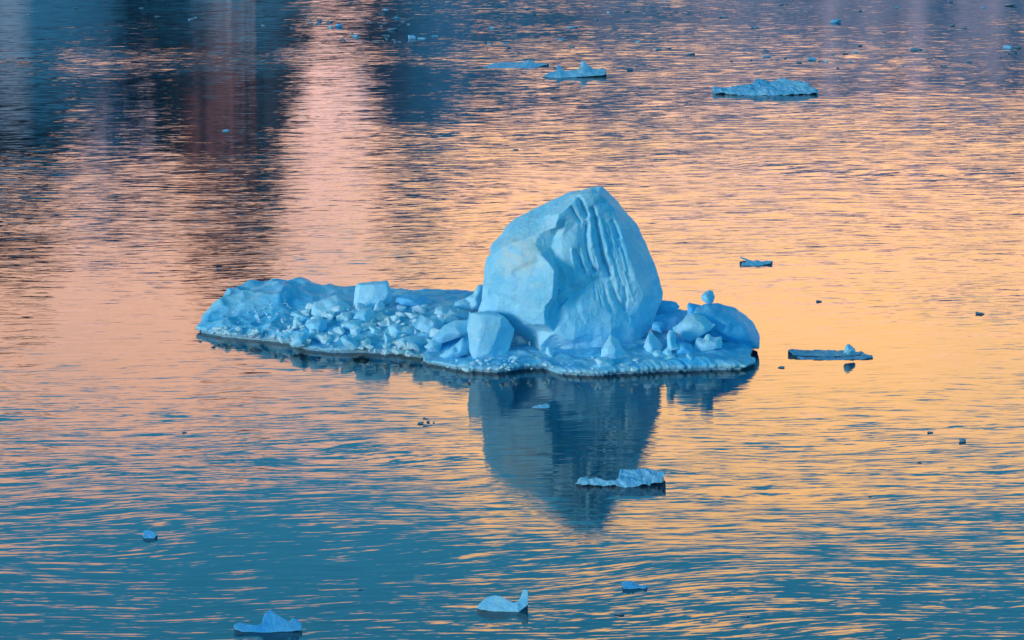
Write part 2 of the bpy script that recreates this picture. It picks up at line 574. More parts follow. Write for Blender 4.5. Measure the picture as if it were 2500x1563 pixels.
CW[:14, 2] *= 0.86


def shelf_h(x, y):
    x = np.asarray(x, dtype=float)
    y = np.asarray(y, dtype=float)
    d2 = (x[..., None] - CW[:, 0]) ** 2 + ((y[..., None] - CW[:, 1]) * 0.8) ** 2
    wgt = np.exp(-d2 / (2 * 0.85 ** 2)) + 1e-4 / (d2 + 1.0)
    return (wgt * CW[:, 2]).sum(-1) / wgt.sum(-1)


def hit(sx, sy, lo=146.0, hi=170.0):
    """where the view of a photo pixel meets the shelf"""
    a, b, c = ray(sx, sy)
    Y = np.arange(lo, hi, 0.05)
    X = a * Y / b
    Z = CAM_H + c * Y / b
    H = shelf_h(X, Y)
    k = np.nonzero(Z <= H)[0]
    if len(k) == 0:
        return None
    return Vector((X[k[0]], Y[k[0]], H[k[0]]))


RIM = [(480, 811), (530, 822), (600, 829), (640, 833), (710, 841), (740, 856), (800, 862), (870, 862), (935, 866), (968, 868), (1030, 876),
       (1038, 889), (1100, 903), (1150, 910), (1210, 913), (1250, 909), (1300, 903), (1340, 903), (1368, 915), (1420, 920), (1490, 917),
       (1560, 914), (1640, 909), (1740, 905), (1820, 903), (1838, 893), (1832, 876), (1815, 850), (1790, 812), (1700, 790), (1500, 778),
       (1300, 772), (1100, 770), (900, 765), (760, 760), (620, 757), (550, 768), (500, 790)]


def build_shelf():
    rimw = [at_z(x, y, 0.0) for x, y in RIM]
    pts = []
    for i in range(len(rimw)):
        a, b = rimw[i], rimw[(i + 1) % len(rimw)]
        nseg = max(2, int((b - a).length / 0.055))
        for k in range(nseg):
            pts.append(a.lerp(b, k / nseg))
    C = Vector((at_z(1150, 838).x, at_z(1150, 838).y, 0))
    O, OS = [], pts
    for p in pts:
        d = (p - C)
        L = d.length
        j = 0.22 * noise.fractal(p * 0.9, 0.8, 2.0, 3) + 0.13 * noise.fractal(p * 4.0, 0.7, 2.0, 4)
        O.append(C + d * (1 + j / L))
    nu = len(O)
    vrow = list(1 - (1 - np.linspace(0.02, 1, 110)) ** 1.25)
    xy = np.array([[(C + (q - C) * v + (o - q) * v ** 14)[:2] for o, q in zip(O, OS)] for v in vrow])
    H = shelf_h(xy[..., 0], xy[..., 1])
    vs = []
    split = at_z(800, 800).x
    for k, v in enumerate(vrow):
        for i in range(nu):
            x, y = xy[k, i]
            p = Vector((x, y, 0))
            left = 1 / (1 + math.exp((x - split) * 1.2))
            q = Vector((x * 1.25 + 0.5 * noise.noise(p * 0.8), y * 0.75, 0.3))
            cup = noise.voronoi(q)[0][0]
            h = H[k, i] + left * 0.42 * (min(cup, 0.9) ** 2 - 0.30)
            h += (0.05 + 0.045 * (1 - left)) * noise.fractal(p * 1.3, 1.0, 2.1, 4)
            edge = max(0.0, (1 - v)) * (OS[i] - C).length
            h = 0.19 + (h - 0.19) * min(1.0, (edge / 0.45 + 0.12)) ** 0.6 if h > 0.19 else h
            vs.append((x, y, max(0.14, h)))
    for ins, z in ((0.02, 0.10), (0.24, 0.08), (0.26, -0.5)):
        for o in O:
            d = o - C
            q = C + d * (1 - ins / d.length)
            vs.append((q.x, q.y, z))
    nk = len(vrow) + 3
    fs = []
    for k in range(nk - 1):
        for i in range(nu):
            j = (i + 1) % nu
            fs.append((k * nu + i, k * nu + j, (k + 1) * nu + j, (k + 1) * nu + i)[::-1])
    fs.append(tuple(range(nu)))
    return link_mesh("ice_shelf", vs, fs, M_SHELF, berg)


build_shelf()

# tower ---------------------------------------------------------------------------------------
T = []          # outline, clockwise from the peak, in the frame of crop 3
T += [(1470, 112, .6), (1500, 130, .9), (1560, 190, 1.3), (1640, 270, 1.6), (1740, 400, 1.8), (1820, 500, 2.0), (1870, 590, 2.0), (1920, 680, 2.1),
      (1980, 820, 2.2), (2030, 940, 2.2), (2065, 1040, 2.2), (2080, 1130, 2.2), (2112, 1230, 2.2), (2105, 1300, 2.1), (2080, 1380, 2.0)]


def to3(f, x, y):
    sx, sy = f(x, y)
    return ((sx - 1130) * 4.32, (sy - 430) * 4.32)


for x, y, d in [(940, 300, 1.8), (890, 400, 1.6), (865, 500, 1.4), (830, 600, 1.2), (740, 710, .95), (640, 790, .75), (560, 832, .6)]:
    T.append((*to3(c5, x, y), d))
for x, y, d in [(1590, 880, .8), (1530, 890, .6), (1450, 890, .5), (1330, 890, .9), (1250, 890, 1.2), (1190, 890, .8)]:
    T.append((*to3(ident, x, y), d))
T += [(*to3(c4, 640, 800), .4), (*to3(c4, 720, 480), .35)]
T += [(165, 1420, .3), (200, 1300, .32), (215, 1150, .35), (225, 1000, .4), (250, 870, .5), (290, 830, .55), (290, 760, .8), (310, 710, 1.0),
      (410, 610, 1.4), (440, 550, 1.6), (560, 440, 2.0), (760, 340, 2.4), (880, 280, 2.4), (990, 235, 2.3), (1100, 180, 2.0), (1200, 150, 1.7),
      (1290, 130, 1.2), (1370, 118, .9)]
I3 = [(320, 810, .1), (460, 740, -.05), (600, 690, -.1), (700, 650, 0), (810, 600, .05), (900, 560, 0), (985, 540, -.1), (990, 470, -.05), (1010, 400, .0),
      (1130, 310, .05), (1240, 200, .05), (1330, 180, 0), (1430, 190, .05), (1450, 140, .4),                                      # 0-13 lower edge of the top slope
      (280, 930, .05), (245, 1100, .0), (260, 1250, .02), (290, 1420, .0),                                                        # 14-17 left arris
      (350, 1000, -.18), (600, 850, -.38), (760, 720, -.15), (830, 830, -.35), (900, 900, -.55), (960, 1000, -.75), (955, 1150, -.8),
      (945, 1280, -.75), (870, 1380, -.6), (860, 1480, -.5),                                                                      # 18-27 bulge
      (700, 1100, -.58), (500, 1050, -.38), (450, 1250, -.3), (650, 1300, -.52), (600, 1420, -.35), (350, 1420, -.1),             # 28-33
      (1000, 560, .4), (960, 640, .45), (930, 760, .3), (960, 870, .25), (1015, 1000, .35), (1010, 1180, .4), (985, 1330, .4), (910, 1440, .3),   # 34-41 valley
      (1050, 640, .2), (1040, 800, .12), (1070, 1000, .1), (1090, 1130, .15), (1180, 700, .05), (1200, 1000, .02), (1280, 1000, .05), (1290, 1050, .15),  # 42-49
      (1520, 270, .3), (1580, 330, .25), (1640, 470, .2), (1680, 560, .15), (1720, 720, .1), (1780, 900, .05), (1830, 1080, .05), (1890, 1190, .1),
      (1910, 1260, .2), (1860, 1380, .3), (1760, 1480, .4),                                                                       # 50-60 right arris
      (1280, 1090, .0), (1090, 1190, .1), (1500, 1065, .3), (1330, 1130, .4), (1180, 1230, .45), (1050, 1350, .45),               # 61-66 diagonal recess
      (1250, 1260, .1), (1450, 1180, .08), (1350, 1400, -.05), (1200, 1440, .05), (1540, 1200, .1), (1600, 1000, .1), (1500, 700, .1), (1400, 300, .0),
      (1200, 480, .15), (1100, 460, .12), (1660, 1300, .15), (700, 500, 1.1), (1000, 330, 1.1), (480, 640, .7), (850, 430, 1.2)]
n3 = len(I3)
I4 = [(1670, 590, -.45), (1500, 580, -.35), (1200, 465, -.05), (1000, 420, 0.0),                                                  # under edge of the bulge
      (1560, 690, .55), (1350, 740, 1.5), (1250, 850, 2.5), (1400, 960, 2.5), (1520, 800, 1.0), (1600, 900, .5), (1900, 900, 1.0), (1200, 620, .6),
      (1930, 300, .1), (2000, 500, .02), (2090, 650, -.08), (2085, 800, -.02), (1800, 700, .12), (1950, 780, .1), (2060, 860, .45), (2300, 850, .4),
      (2250, 600, .0), (2200, 400, -.05), (2350, 700, .1), (1720, 500, .35), (1850, 420, .3)]
I5 = [(250, 350, .02), (300, 600, .1), (290, 700, .1), (150, 700, .15), (360, 700, .4), (450, 560, .3), (600, 650, .45), (700, 500, .75), (800, 400, 1.1),
      (850, 250, 1.3)]
inner = I3 + [(*to3(c4, x, y), d) for x, y, d in I4] + [(*to3(c5, x, y), d) for x, y, d in I5]
CR = [(i, i + 1) for i in range(0, 13)] + [(14, 15), (15, 16), (16, 17), (0, 14)] + [(20, 21), (21, 22), (22, 23), (23, 24), (24, 25), (25, 26), (26, 27)] \
    + [(i, i + 1) for i in range(50, 60)] + [(13, 50)] + [(i, i + 1) for i in range(34, 41)] \
    + [(63, 64), (64, 65), (65, 66)] + [(n3, n3 + 1), (n3 + 1, n3 + 2), (n3 + 2, n3 + 3)]
STR = [([(1225, 240), (1265, 330), (1300, 410)], 7, .26), ([(1150, 340), (1235, 480)], 4.5, .18),
       ([(1300, 500), (1280, 620), (1290, 760), (1330, 900), (1380, 1000)], 6.5, .26),
       ([(1370, 350), (1400, 480), (1430, 620), (1450, 760), (1490, 900), (1540, 1050)], 6.5, .28),
       ([(1200, 800), (1240, 920), (1290, 1010)], 4.5, .16), ([(1580, 480), (1650, 640)], 5, .12),
       ([(1330, 430), (1345, 620), (1375, 800), (1430, 960)], 6, -.12), ([(1430, 520), (1480, 700), (1540, 900)], 9, -.10),
       ([(1560, 1120), (1600, 1260), (1680, 1400)], 6, .14), ([(1480, 1120), (1510, 1260), (1560, 1420)], 5, .10),
       ([(1700, 1180), (1720, 1300), (1700, 1420)], 5, .12), ([(1380, 1160), (1400, 1300)], 4, .06), ([(1620, 640), (1690, 860), (1760, 1080)], 6, .05),
       ([(560, 1010), (680, 960), (780, 900)], 8, .07), ([(300, 1240), (480, 1310), (620, 1380)], 7, .06),
       ([(340, 800), (620, 700), (900, 570)], 4, .03), ([(430, 620), (700, 500), (960, 380)], 7, -.05)]


def wedge(pts):
    # the two big faces meet at a blunt arris and fall away to either side
    return [(x, y, d + .0015 * max(0.0, x - 1000) + .0007 * max(0.0, 950 - x)) for x, y, d in pts]


for _ in range(26):
    # fine melt flutes running down the right hand face
    x = random.uniform(1080, 1720)
    y = random.uniform(420, 1050) + max(0.0, x - 1500) * .8
    ln = random.uniform(150, 520)
    sl_ = 0.12 + (x - 1100) * .0003
    STR.append(([(x, y), (x + sl_ * ln * .5 + random.uniform(-12, 12), y + ln * .5), (x + sl_ * ln, y + ln)], random.uniform(2.2, 4.0), random.choice((-1, 1)) * random.uniform(.03, .075)))
tower = relief("tower", wedge(T), wedge(inner), 151.5, 3.2, M_TOWER, f=c3, creases=CR, L=3.0, smooth=1, rough=0.045, rough_scale=1.4, strokes=STR, parent=berg, shrink=0.2)

# hump at the right with icicles ------------------------------------------------------------------
hY = hit(1790, 850).y
hump = relief("overhanging_hump", [(1400, 390, .3), (1430, 340, .6), (1550, 285, 1.0), (1720, 270, 1.4), (1830, 310, 1.6), (1960, 350, 1.8), (2110, 450, 1.9),
                       (2190, 530, 1.9), (2250, 640, 1.8), (2280, 700, 1.7), (2282, 800, 1.5), (2270, 892, 1.2), (2150, 890, .9), (1990, 850, .7),
                       (1790, 770, .6), (1690, 780, .6), (1500, 800, .6), (1350, 740, .5), (1320, 560, .4)],
              [(1600, 320, .55), (1700, 470, .15), (1500, 420, .15), (1850, 560, .2), (1830, 400, .8), (2000, 520, .7), (2100, 650, .6), (2000, 760, .35),
               (2180, 800, .7), (1840, 700, .25), (1650, 620, .3), (1400, 600, .3)],
              hY + 0.3, 2.2, M_BLUE, f=c5, L=4.0, smooth=4, rough=0.035, parent=berg, shrink=0.2)


def icicle(parent, f, x, y, Y, ln):
    p = at_y(*f(x, y), Y)
    r = random.uniform(0.008, 0.018)
    k = 6
    vs = [(p.x + r * math.cos(a * 2 * math.pi / k), p.y + r * math.sin(a * 2 * math.pi / k), p.z + 0.06) for a in range(k)]
    vs += [(p.x + .45 * r * math.cos(a * 2 * math.pi / k), p.y + .45 * r * math.sin(a * 2 * math.pi / k), p.z - ln * .55) for a in range(k)]
    vs.append((p.x, p.y, p.z - ln))
    fs = [(a, (a + 1) % k, k + (a + 1) % k, k + a) for a in range(k)] + [(k + a, k + (a + 1) % k, 2 * k) for a in range(k)] + [tuple(range(k))[::-1]]
    link_mesh("icicle", vs, fs, M_CHUNK, parent, origin=(p.x, p.y, p.z))


for x in list(range(1990, 2260, 15)):
    icicle(hump, c5, x + random.uniform(-5, 5), 852 + (x - 1990) * 0.14, hY + 0.9 + (x - 1990) * 0.0022, random.uniform(0.06, 0.2))
for x, y, ln in ((1155, 900, .28), (1180, 890, .3), (1440, 850, .15), (1460, 850, .2), (1930, 900, .2), (1960, 905, .2), (1990, 905, .18), (2035, 900, .25), (2060, 895, .22)):
    icicle(tower, c4, x, y, 152.0, ln)

# blocks lying on the iceberg -----------------------------------------------------------------------
# (label, frame, outline, inner, thickness, base pixel or None, extra)
BLK = []


def blk(label, f, outline, inner=(), thick=0.9, basepx=None, dy=0.0, mat=None, sm=3, rough=0.02, name="ice_block"):
    fo = [f(p[0], p[1]) for p in outline]
    if basepx is None:
        q = max(fo, key=lambda p: p[1])
    else:
        q = f(*basepx)
    h = hit(q[0], q[1] - 2)
    Y0 = (h.y if h else 158.0) + dy
    o = relief(name, outline, list(inner), Y0, thick, mat or M_BLOCK, f=f, L=3.5, smooth=sm, rough=rough, rough_scale=3.0)
    return props(o, label, "ice block", "loose ice blocks lying on the iceberg")


blk("square upright cube of ice standing on the left of the iceberg's rubble", c2,
    [(190, 190, .25), (420, 170, .3), (640, 150, .45), (665, 190, .5), (690, 380, .5), (710, 450, .5), (640, 500, .4), (560, 570, .25), (420, 570, .0), (140, 530, .1), (148, 400, .1), (165, 250, .15)],
    [(220, 230, -.05), (420, 215, -.08), (640, 195, .05), (670, 350, .05), (560, 500, .0), (420, 400, -.1), (200, 420, -.05), (300, 500, -.08)], 1.0)
blk("dark rounded boulder of ice right of the square cube", c2,
    [(760, 460, .1), (780, 400, .2), (940, 345, .45), (1060, 348, .5), (1180, 370, .6), (1270, 420, .7), (1300, 490, .7), (1260, 550, .5), (1130, 565, .2), (1000, 540, .1), (850, 510, .05)],
    [(900, 430, -.1), (1010, 460, -.15), (1100, 420, .15), (1120, 520, .05), (1220, 480, .3), (960, 380, .2)], 1.0, mat=M_BLUE)
blk("small pale block wedged low behind the tower's left foot", c2,
    [(1610, 560, .0), (1640, 470, .1), (1780, 410, .2), (1880, 470, .2), (1880, 580, .1), (1750, 590, .0)],
    [(1700, 500, -.15), (1800, 480, -.05)], .7, basepx=(1700, 640))
blk("tall pointed fin of ice leaning against the tower's left side", c2,
    [(1790, 410, .2), (1900, 350, .3), (1950, 260, .4), (1985, 208, .5), (2060, 212, .5), (2090, 320, .5), (2060, 560, .3), (1880, 590, .1), (1860, 480, .1)],
    [(1920, 420, -.05), (1990, 330, .1), (1960, 500, -.05)], .8, basepx=(1900, 660), dy=.3)
blk("flat grey slab lying left of the tower's foot", c2,
    [(1325, 640, .0), (1345, 560, .2), (1430, 520, .4), (1550, 520, .6), (1700, 570, .6), (1850, 610, .5), (1850, 725, .1), (1600, 745, .0), (1480, 670, -.05)],
    [(1450, 610, -.1), (1650, 640, -.05), (1560, 570, .3)], .9)
blk("layered block with a notched top in the middle of the rubble", c2,
    [(1000, 790, .0), (1080, 720, .15), (1130, 650, .3), (1210, 690, .3), (1380, 705, .4), (1480, 790, .4), (1410, 850, .3), (1410, 930, .2), (1350, 965, .05), (1200, 920, -.05), (1070, 870, -.05)],
    [(1110, 755, .2), (1280, 730, .15), (1180, 790, -.12), (1330, 800, -.1), (1390, 850, .05), (1250, 860, -.15)], .8)
blk("large slab tilted up towards the tower left of the upright slab", c2,
    [(1180, 1130, .0), (1300, 1010, .15), (1420, 870, .4), (1480, 810, .55), (1650, 735, .7), (1840, 735, .8), (1850, 900, .6), (1700, 985, .35), (1450, 1080, .2), (1400, 1215, .1), (1290, 1220, .0)],
    [(1330, 1110, -.15), (1500, 930, .1), (1650, 850, .25), (1450, 1000, .0), (1700, 930, .15), (1250, 1130, -.15)], .8)
blk("triangular pale wedge at the foot of the tilted slab", c2,
    [(1400, 1260, .0), (1500, 1185, .1), (1640, 1100, .2), (1755, 995, .4), (1810, 1080, .4), (1835, 1230, .3), (1700, 1285, .1), (1480, 1320, .0)],
    [(1600, 1180, -.15), (1740, 1120, .0), (1690, 1240, -.05), (1540, 1240, -.12)], .7)
blk("tall upright slab standing in front of the tower's left foot", c4,
    [(610, 400, .3), (640, 430, .3), (740, 410, .35), (850, 402, .4), (1000, 430, .45), (1080, 465, .5), (1150, 530, .6), (1245, 660, .9), (1220, 780, .9), (1180, 890, .85), (1110, 1085, .6), (950, 1090, .35), (670, 1085, .1), (610, 980, .12), (608, 850, .15), (575, 650, .2)],
    [(740, 450, .0), (900, 450, .02), (1060, 485, .08), (1065, 620, .05), (1010, 720, .02), (950, 880, .0), (890, 985, -.02), (690, 1070, -.05), (800, 600, -.12), (760, 800, -.16), (720, 700, -.1), (1100, 700, .45), (1050, 900, .4), (860, 1060, .15)],
    1.0, sm=2)
blk("rounded knob of ice at the rubble front left of the tilted slab", c2,
    [(640, 830, .1), (720, 790, .2), (790, 775, .25), (860, 830, .3), (1000, 825, .3), (1070, 860, .3), (1050, 920, .2), (970, 980, .05), (800, 1010, .0), (690, 965, .0)],
    [(760, 850, -.1), (830, 920, -.15), (930, 880, -.12), (760, 930, -.1)], .6)
blk("small slanting chip beside the rounded knob of ice", c2,
    [(360, 840, .1), (390, 815, .15), (540, 865, .2), (565, 900, .15), (430, 945, .0)], [(450, 880, -.12)], .5)
blk("upright narrow tooth of ice on the front edge below the knob", c2,
    [(585, 930, .1), (630, 890, .2), (670, 960, .2), (690, 1060, .1), (700, 1130, .0), (610, 1110, .0)], [(640, 1020, -.14)], .5)
blk("broad lumpy block on the front edge left of the tilted slab", c2,
    [(760, 1030, .1), (850, 1000, .2), (960, 975, .3), (1200, 1000, .4), (1240, 1060, .3), (1150, 1130, .1), (900, 1150, .0), (800, 1090, .0)],
    [(880, 1050, -.15), (1000, 1040, -.1), (1100, 1060, -.05), (960, 1100, -.15)], .7)
blk("wedge shaped grey block resting on the left dome", c1,
    [(1750, 650, .1), (1760, 540, .2), (1800, 470, .3), (1900, 435, .4), (2030, 395, .5), (2120, 355, .6), (2200, 440, .6), (2330, 530, .6), (2345, 600, .4), (2150, 615, .2), (2000, 670, .05), (1830, 710, .0)],
    [(1810, 560, -.05), (1900, 600, -.1), (2050, 500, .1), (2150, 450, .3), (2000, 600, -.05), (2150, 560, .1)], .9)
blk("rounded square block below the wedge on the left rubble", c1,
    [(1655, 800, .1), (1760, 720, .25), (1890, 700, .35), (1985, 720, .35), (1985, 860, .2), (1880, 950, .0), (1740, 905, .0)],
    [(1760, 790, -.12), (1880, 780, -.08), (1860, 880, -.15)], .7)
blk("oval pale lump left of the grey wedge", c1,
    [(1445, 660, .0), (1470, 615, .15), (1540, 600, .25), (1660, 615, .3), (1740, 690, .25), (1700, 730, .05), (1560, 715, .0)],
    [(1540, 650, -.1), (1640, 680, -.1)], .6)
blk("angular white block jutting over the waterline at the left front", c1,
    [(1435, 1100, .0), (1470, 1020, .1), (1560, 930, .3), (1640, 905, .35), (1700, 920, .4), (1715, 1000, .35), (1680, 1080, .2), (1590, 1140, .0), (1480, 1140, .0)],
    [(1560, 1010, -.12), (1620, 1060, -.12), (1640, 970, .1), (1510, 1080, -.12)], .7)
blk("smooth tilted white block on the front edge left of centre", c1,
    [(2175, 1010, .1), (2200, 975, .2), (2260, 955, .25), (2390, 1010, .3), (2450, 1065, .3), (2535, 1155, .2), (2370, 1190, .0), (2240, 1110, .0)],
    [(2260, 1030, -.12), (2370, 1090, -.15), (2440, 1140, -.05)], .7)
blk("slanted plate with a dark right face below the square cube", c2,
    [(135, 715, .0), (180, 630, .2), (280, 560, .4), (410, 540, .5), (420, 620, .5), (600, 690, .9), (560, 800, .7), (330, 885, .3), (255, 850, .15), (280, 740, .1)],
    [(250, 650, .0), (330, 620, .05), (300, 710, .0), (330, 820, .15), (450, 720, .55)], .7)
blk("long pale ridge of ice left of the slanted plate", c2,
    [(-20, 850, .05), (20, 770, .2), (130, 728, .3), (285, 745, .35), (290, 860, .15), (200, 930, .0), (60, 890, .0)],
    [(80, 800, -.1), (180, 790, -.05), (160, 860, -.12)], .6)
# right hand side
blk("pyramid shaped white block in front of the tower's right foot", c5,
    [(148, 1000, .0), (155, 900, .1), (220, 790, .3), (280, 695, .5), (330, 735, .5), (380, 760, .5), (430, 880, .5), (500, 940, .5), (565, 995, .4), (350, 1020, .05)],
    [(230, 900, -.1), (290, 800, .1), (340, 860, .0), (390, 900, .1), (330, 960, -.1), (250, 960, -.12)], .8)
blk("light grey pointed block right of the pyramid block", c5,
    [(720, 860, .1), (745, 780, .2), (780, 700, .35), (818, 632, .5), (860, 700, .5), (985, 840, .5), (965, 905, .3), (880, 915, .1), (835, 960, .0), (770, 930, .0)],
    [(790, 800, -.05), (850, 830, .0), (830, 900, -.1)], .7)
blk("rounded white boulder low on the front edge by the pyramid block", c5,
    [(62, 1035, .1), (105, 1000, .2), (230, 1005, .3), (330, 1075, .3), (300, 1125, .1), (130, 1140, .0)], [(140, 1060, -.15), (230, 1060, -.05)], .6)
blk("narrow white pillar left of the big pale block on the right", c5,
    [(960, 950, .0), (1040, 860, .15), (1035, 700, .3), (1065, 635, .4), (1130, 635, .45), (1150, 720, .4), (1155, 810, .3), (1215, 890, .2), (1100, 915, .05), (1105, 980, .0), (1010, 990, .0)],
    [(1080, 740, .1), (1090, 860, .0), (1040, 930, -.1)], .6)
blk("translucent blue block under the big pale block on the right", c5,
    [(1150, 800, .3), (1250, 800, .4), (1360, 825, .5), (1385, 880, .45), (1385, 965, .2), (1160, 975, .1), (1130, 900, .15)], [(1260, 880, -.02), (1330, 920, .05)], .8, mat=M_BLUE)
blk("big pale lumpy block leaning on the right hump", c5,
    [(1175, 575, .1), (1260, 490, .3), (1300, 430, .45), (1370, 400, .55), (1530, 450, .6), (1640, 540, .6), (1690, 560, .55), (1620, 640, .4), (1500, 710, .25), (1350, 800, .2), (1250, 760, .15), (1200, 690, .1), (1120, 660, .1), (1110, 610, .1)],
    [(1300, 540, .0), (1420, 500, .15), (1360, 590, -.05), (1500, 560, .1), (1300, 680, -.08), (1430, 650, .05), (1550, 610, .15)], .9, basepx=(1300, 870))
blk("white block with a horned top at the right hump's foot", c5,
    [(1395, 880, .1), (1430, 760, .25), (1460, 735, .3), (1530, 750, .35), (1560, 700, .4), (1600, 688, .4), (1640, 720, .4), (1690, 740, .4), (1765, 725, .45), (1780, 800, .4), (1775, 880, .25), (1650, 905, .1), (1500, 920, .0)],
    [(1500, 830, -.05), (1600, 780, .05), (1580, 850, -.1), (1700, 800, .05), (1700, 860, .0)], .8)
blk("dark spike of ice left of the hump beneath the balanced ball", c5,
    [(1310, 440, .0), (1308, 300, .1), (1330, 268, .2), (1400, 280, .3), (1490, 310, .4), (1450, 420, .2), (1380, 470, .0)], [(1370, 350, -.05)], .6, basepx=(1300, 800), dy=.9, mat=M_BLUE)
blk("small round ball of ice balanced on top of the right hump", c5,
    [(1490, 185, .1), (1535, 130, .2), (1600, 98, .3), (1652, 112, .35), (1665, 160, .35), (1682, 205, .3), (1660, 258, .2), (1630, 285, .15), (1560, 285, .1), (1510, 240, .08)],
    [(1560, 190, -.1), (1610, 210, -.05), (1570, 250, -.05)], .5, basepx=(1700, 850), dy=1.1)
blk("dark smooth block behind the tower's right foot", c5,
    [(880, 240, .2), (970, 240, .3), (1090, 243, .4), (1170, 275, .5), (1207, 328, .5), (1150, 370, .3), (1060, 425, .1), (900, 460, .0), (860, 350, .1)], [(1000, 330, .0), (1080, 310, .1)], .8, basepx=(1000, 700), dy=1.5, mat=M_BLUE)
blk("dark ragged slab behind the pillar between tower and hump", c5,
    [(850, 450, .2), (1000, 420, .3), (1150, 378, .4), (1260, 410, .4), (1330, 440, .4), (1250, 520, .2), (1200, 640, .1), (870, 640, .0)], [(1000, 510, .0), (1130, 480, .0)], .8, basepx=(1000, 760), dy=1.0, mat=M_BLUE)
blk("small blue grey lump tucked beside the tower's right foot", c5,
    [(835, 560, .1), (870, 525, .2), (980, 525, .3), (1012, 560, .3), (1012, 620, .2), (960, 680, .0), (835, 630, .0)], [(930, 590, -.08)], .5, basepx=(950, 790), mat=M_BLUE)
blk("rounded chip at the foot of the light grey pointed block", c5,
    [(840, 955, .05), (870, 910, .15), (960, 905, .2), (1005, 985, .1), (890, 1005, .0)], [(920, 960, -.1)], .4)
blk("flat white plate lying below the narrow pillar", c5,
    [(1000, 1010, .0), (1060, 968, .2), (1140, 968, .25), (1150, 1010, .1), (1020, 1035, .0)], [(1080, 995, .02)], .4)
blk("small leaning chip alone on the shelf below the big pale block", c5,
    [(1292, 965, .05), (1320, 935, .15), (1395, 990, .15), (1382, 1040, .0), (1310, 1015, .0)], [(1345, 985, -.08)], .35)
blk("white pointed chip on the front edge right of the upright slab", c4,
    [(1195, 1060, .0), (1240, 1015, .15), (1320, 1060, .15), (1260, 1095, .0)], [(1250, 1055, -.08)], .35)
blk("small white crystal standing before the dark cave of the tower", c4,
    [(1680, 1000, .1), (1690, 920, .2), (1720, 900, .25), (1790, 950, .25), (1795, 1040, .05), (1760, 1065, .0)], [(1735, 990, -.05)], .35)

# rubble: parts of the iceberg ---------------------------------------------------------------------------
CH = [hull_mesh("ice_chunk", random.randint(9, 16), (random.uniform(.6, 1.0), random.uniform(.5, .95)), 100 + i) for i in range(22)]
for me in CH:
    me.materials.append(M_CHUNK)


def chunk(sx, sy, size, sink=0.25):
    h = hit(sx, sy)
    if h is None:
        return
    o = bpy.data.objects.new("ice_chunk", random.choice(CH))
    s = size
    o.scale = (s * random.uniform(.8, 1.4), s * random.uniform(.8, 1.3), s * random.uniform(.7, 1.2))
    o.rotation_euler = (random.uniform(-.6, .6), random.uniform(-.6, .6), random.uniform(0, 6.28))
    COL.objects.link(o)
    o.parent = berg
    o.location = Vector((h.x, h.y, h.z + s * (0.5 - sink) * 0.6)) - Vector(berg.location)


def scatter(poly, n, smin, smax, power=2.0):
    xs = [p[0] for p in poly]
    ys = [p[1] for p in poly]
    k = 0
    while k < n:
        x, y = random.uniform(min(xs), max(xs)), random.uniform(min(ys), max(ys))
        ins = False
        for i in range(len(poly)):
            (xa, ya), (xb, yb) = poly[i], poly[i - 1]
            if (ya > y) != (yb > y) and x < (xb - xa) * (y - ya) / (yb - ya) + xa:
                ins = not ins
        if ins:
            k += 1
            chunk(x, y, smin + (smax - smin) * random.random() ** power)


scatter([(680, 770), (760, 755), (900, 740), (1040, 745), (1130, 760), (1040, 868), (930, 862), (740, 852)], 150, .18, .74, 1.3)
scatter([(505, 806), (560, 795), (720, 800), (740, 850), (640, 828), (520, 818)], 44, .15, .46, 1.4)
scatter([(640, 740), (710, 735), (720, 790), (620, 790)], 16, .10, .3)
scatter([(1110, 880), (1340, 872), (1330, 898), (1250, 905), (1150, 905)], 34, .08, .34)
scatter([(1370, 870), (1700, 868), (1690, 900), (1380, 912)], 14, .07, .28)
scatter([(1500, 800), (1640, 790), (1700, 850), (1520, 860)], 10, .10, .35)
scatter([(900, 858), (1040, 868), (1030, 874), (930, 866)], 10, .10, .3)

for a, b in zip(RIM[:22], RIM[1:23]):
    L = math.hypot(b[0] - a[0], b[1] - a[1])
    for k in range(max(1, int(L / 60))):
        f = random.random()
        chunk(a[0] + (b[0] - a[0]) * f, a[1] + (b[1] - a[1]) * f - random.uniform(5, 14), random.uniform(.10, .22) + .3 * random.random() ** 3, 0.5)

# fine crumbs joined as one part
cv, cf = [], []
for _ in range(260):
    if random.random() < .93:
        x, y = random.uniform(520, 1060), random.uniform(740, 866)
        if y > 815 + (x - 520) * .1:
            continue
    else:
        x, y = random.uniform(1080, 1700), random.uniform(872, 908)
    h = hit(x, y)
    if h is None:
        continue
    s = random.uniform(.02, .06)
    b0 = len(cv)
    for dx, dy, dz in ((1, 0, 0), (-1, 0, .1), (0, 1, 0), (0, -1, .1), (.1, 0, 1), (0, 0, -.8)):
        cv.append((h.x + s * (dx + random.uniform(-.4, .4)), h.y + s * (dy + random.uniform(-.4, .4)), h.z + s * (dz + .3)))
    for a, b, c in ((0, 2, 4), (2, 1, 4), (1, 3, 4), (3, 0, 4), (2, 0, 5), (1, 2, 5), (3, 1, 5), (0, 3, 5)):
        cf.append((b0 + a, b0 + b, b0 + c))
crumbs = link_mesh("ice_crumbs", cv, cf, M_CHUNK, berg, smooth=False)
crumbs['kind'] = 'stuff'


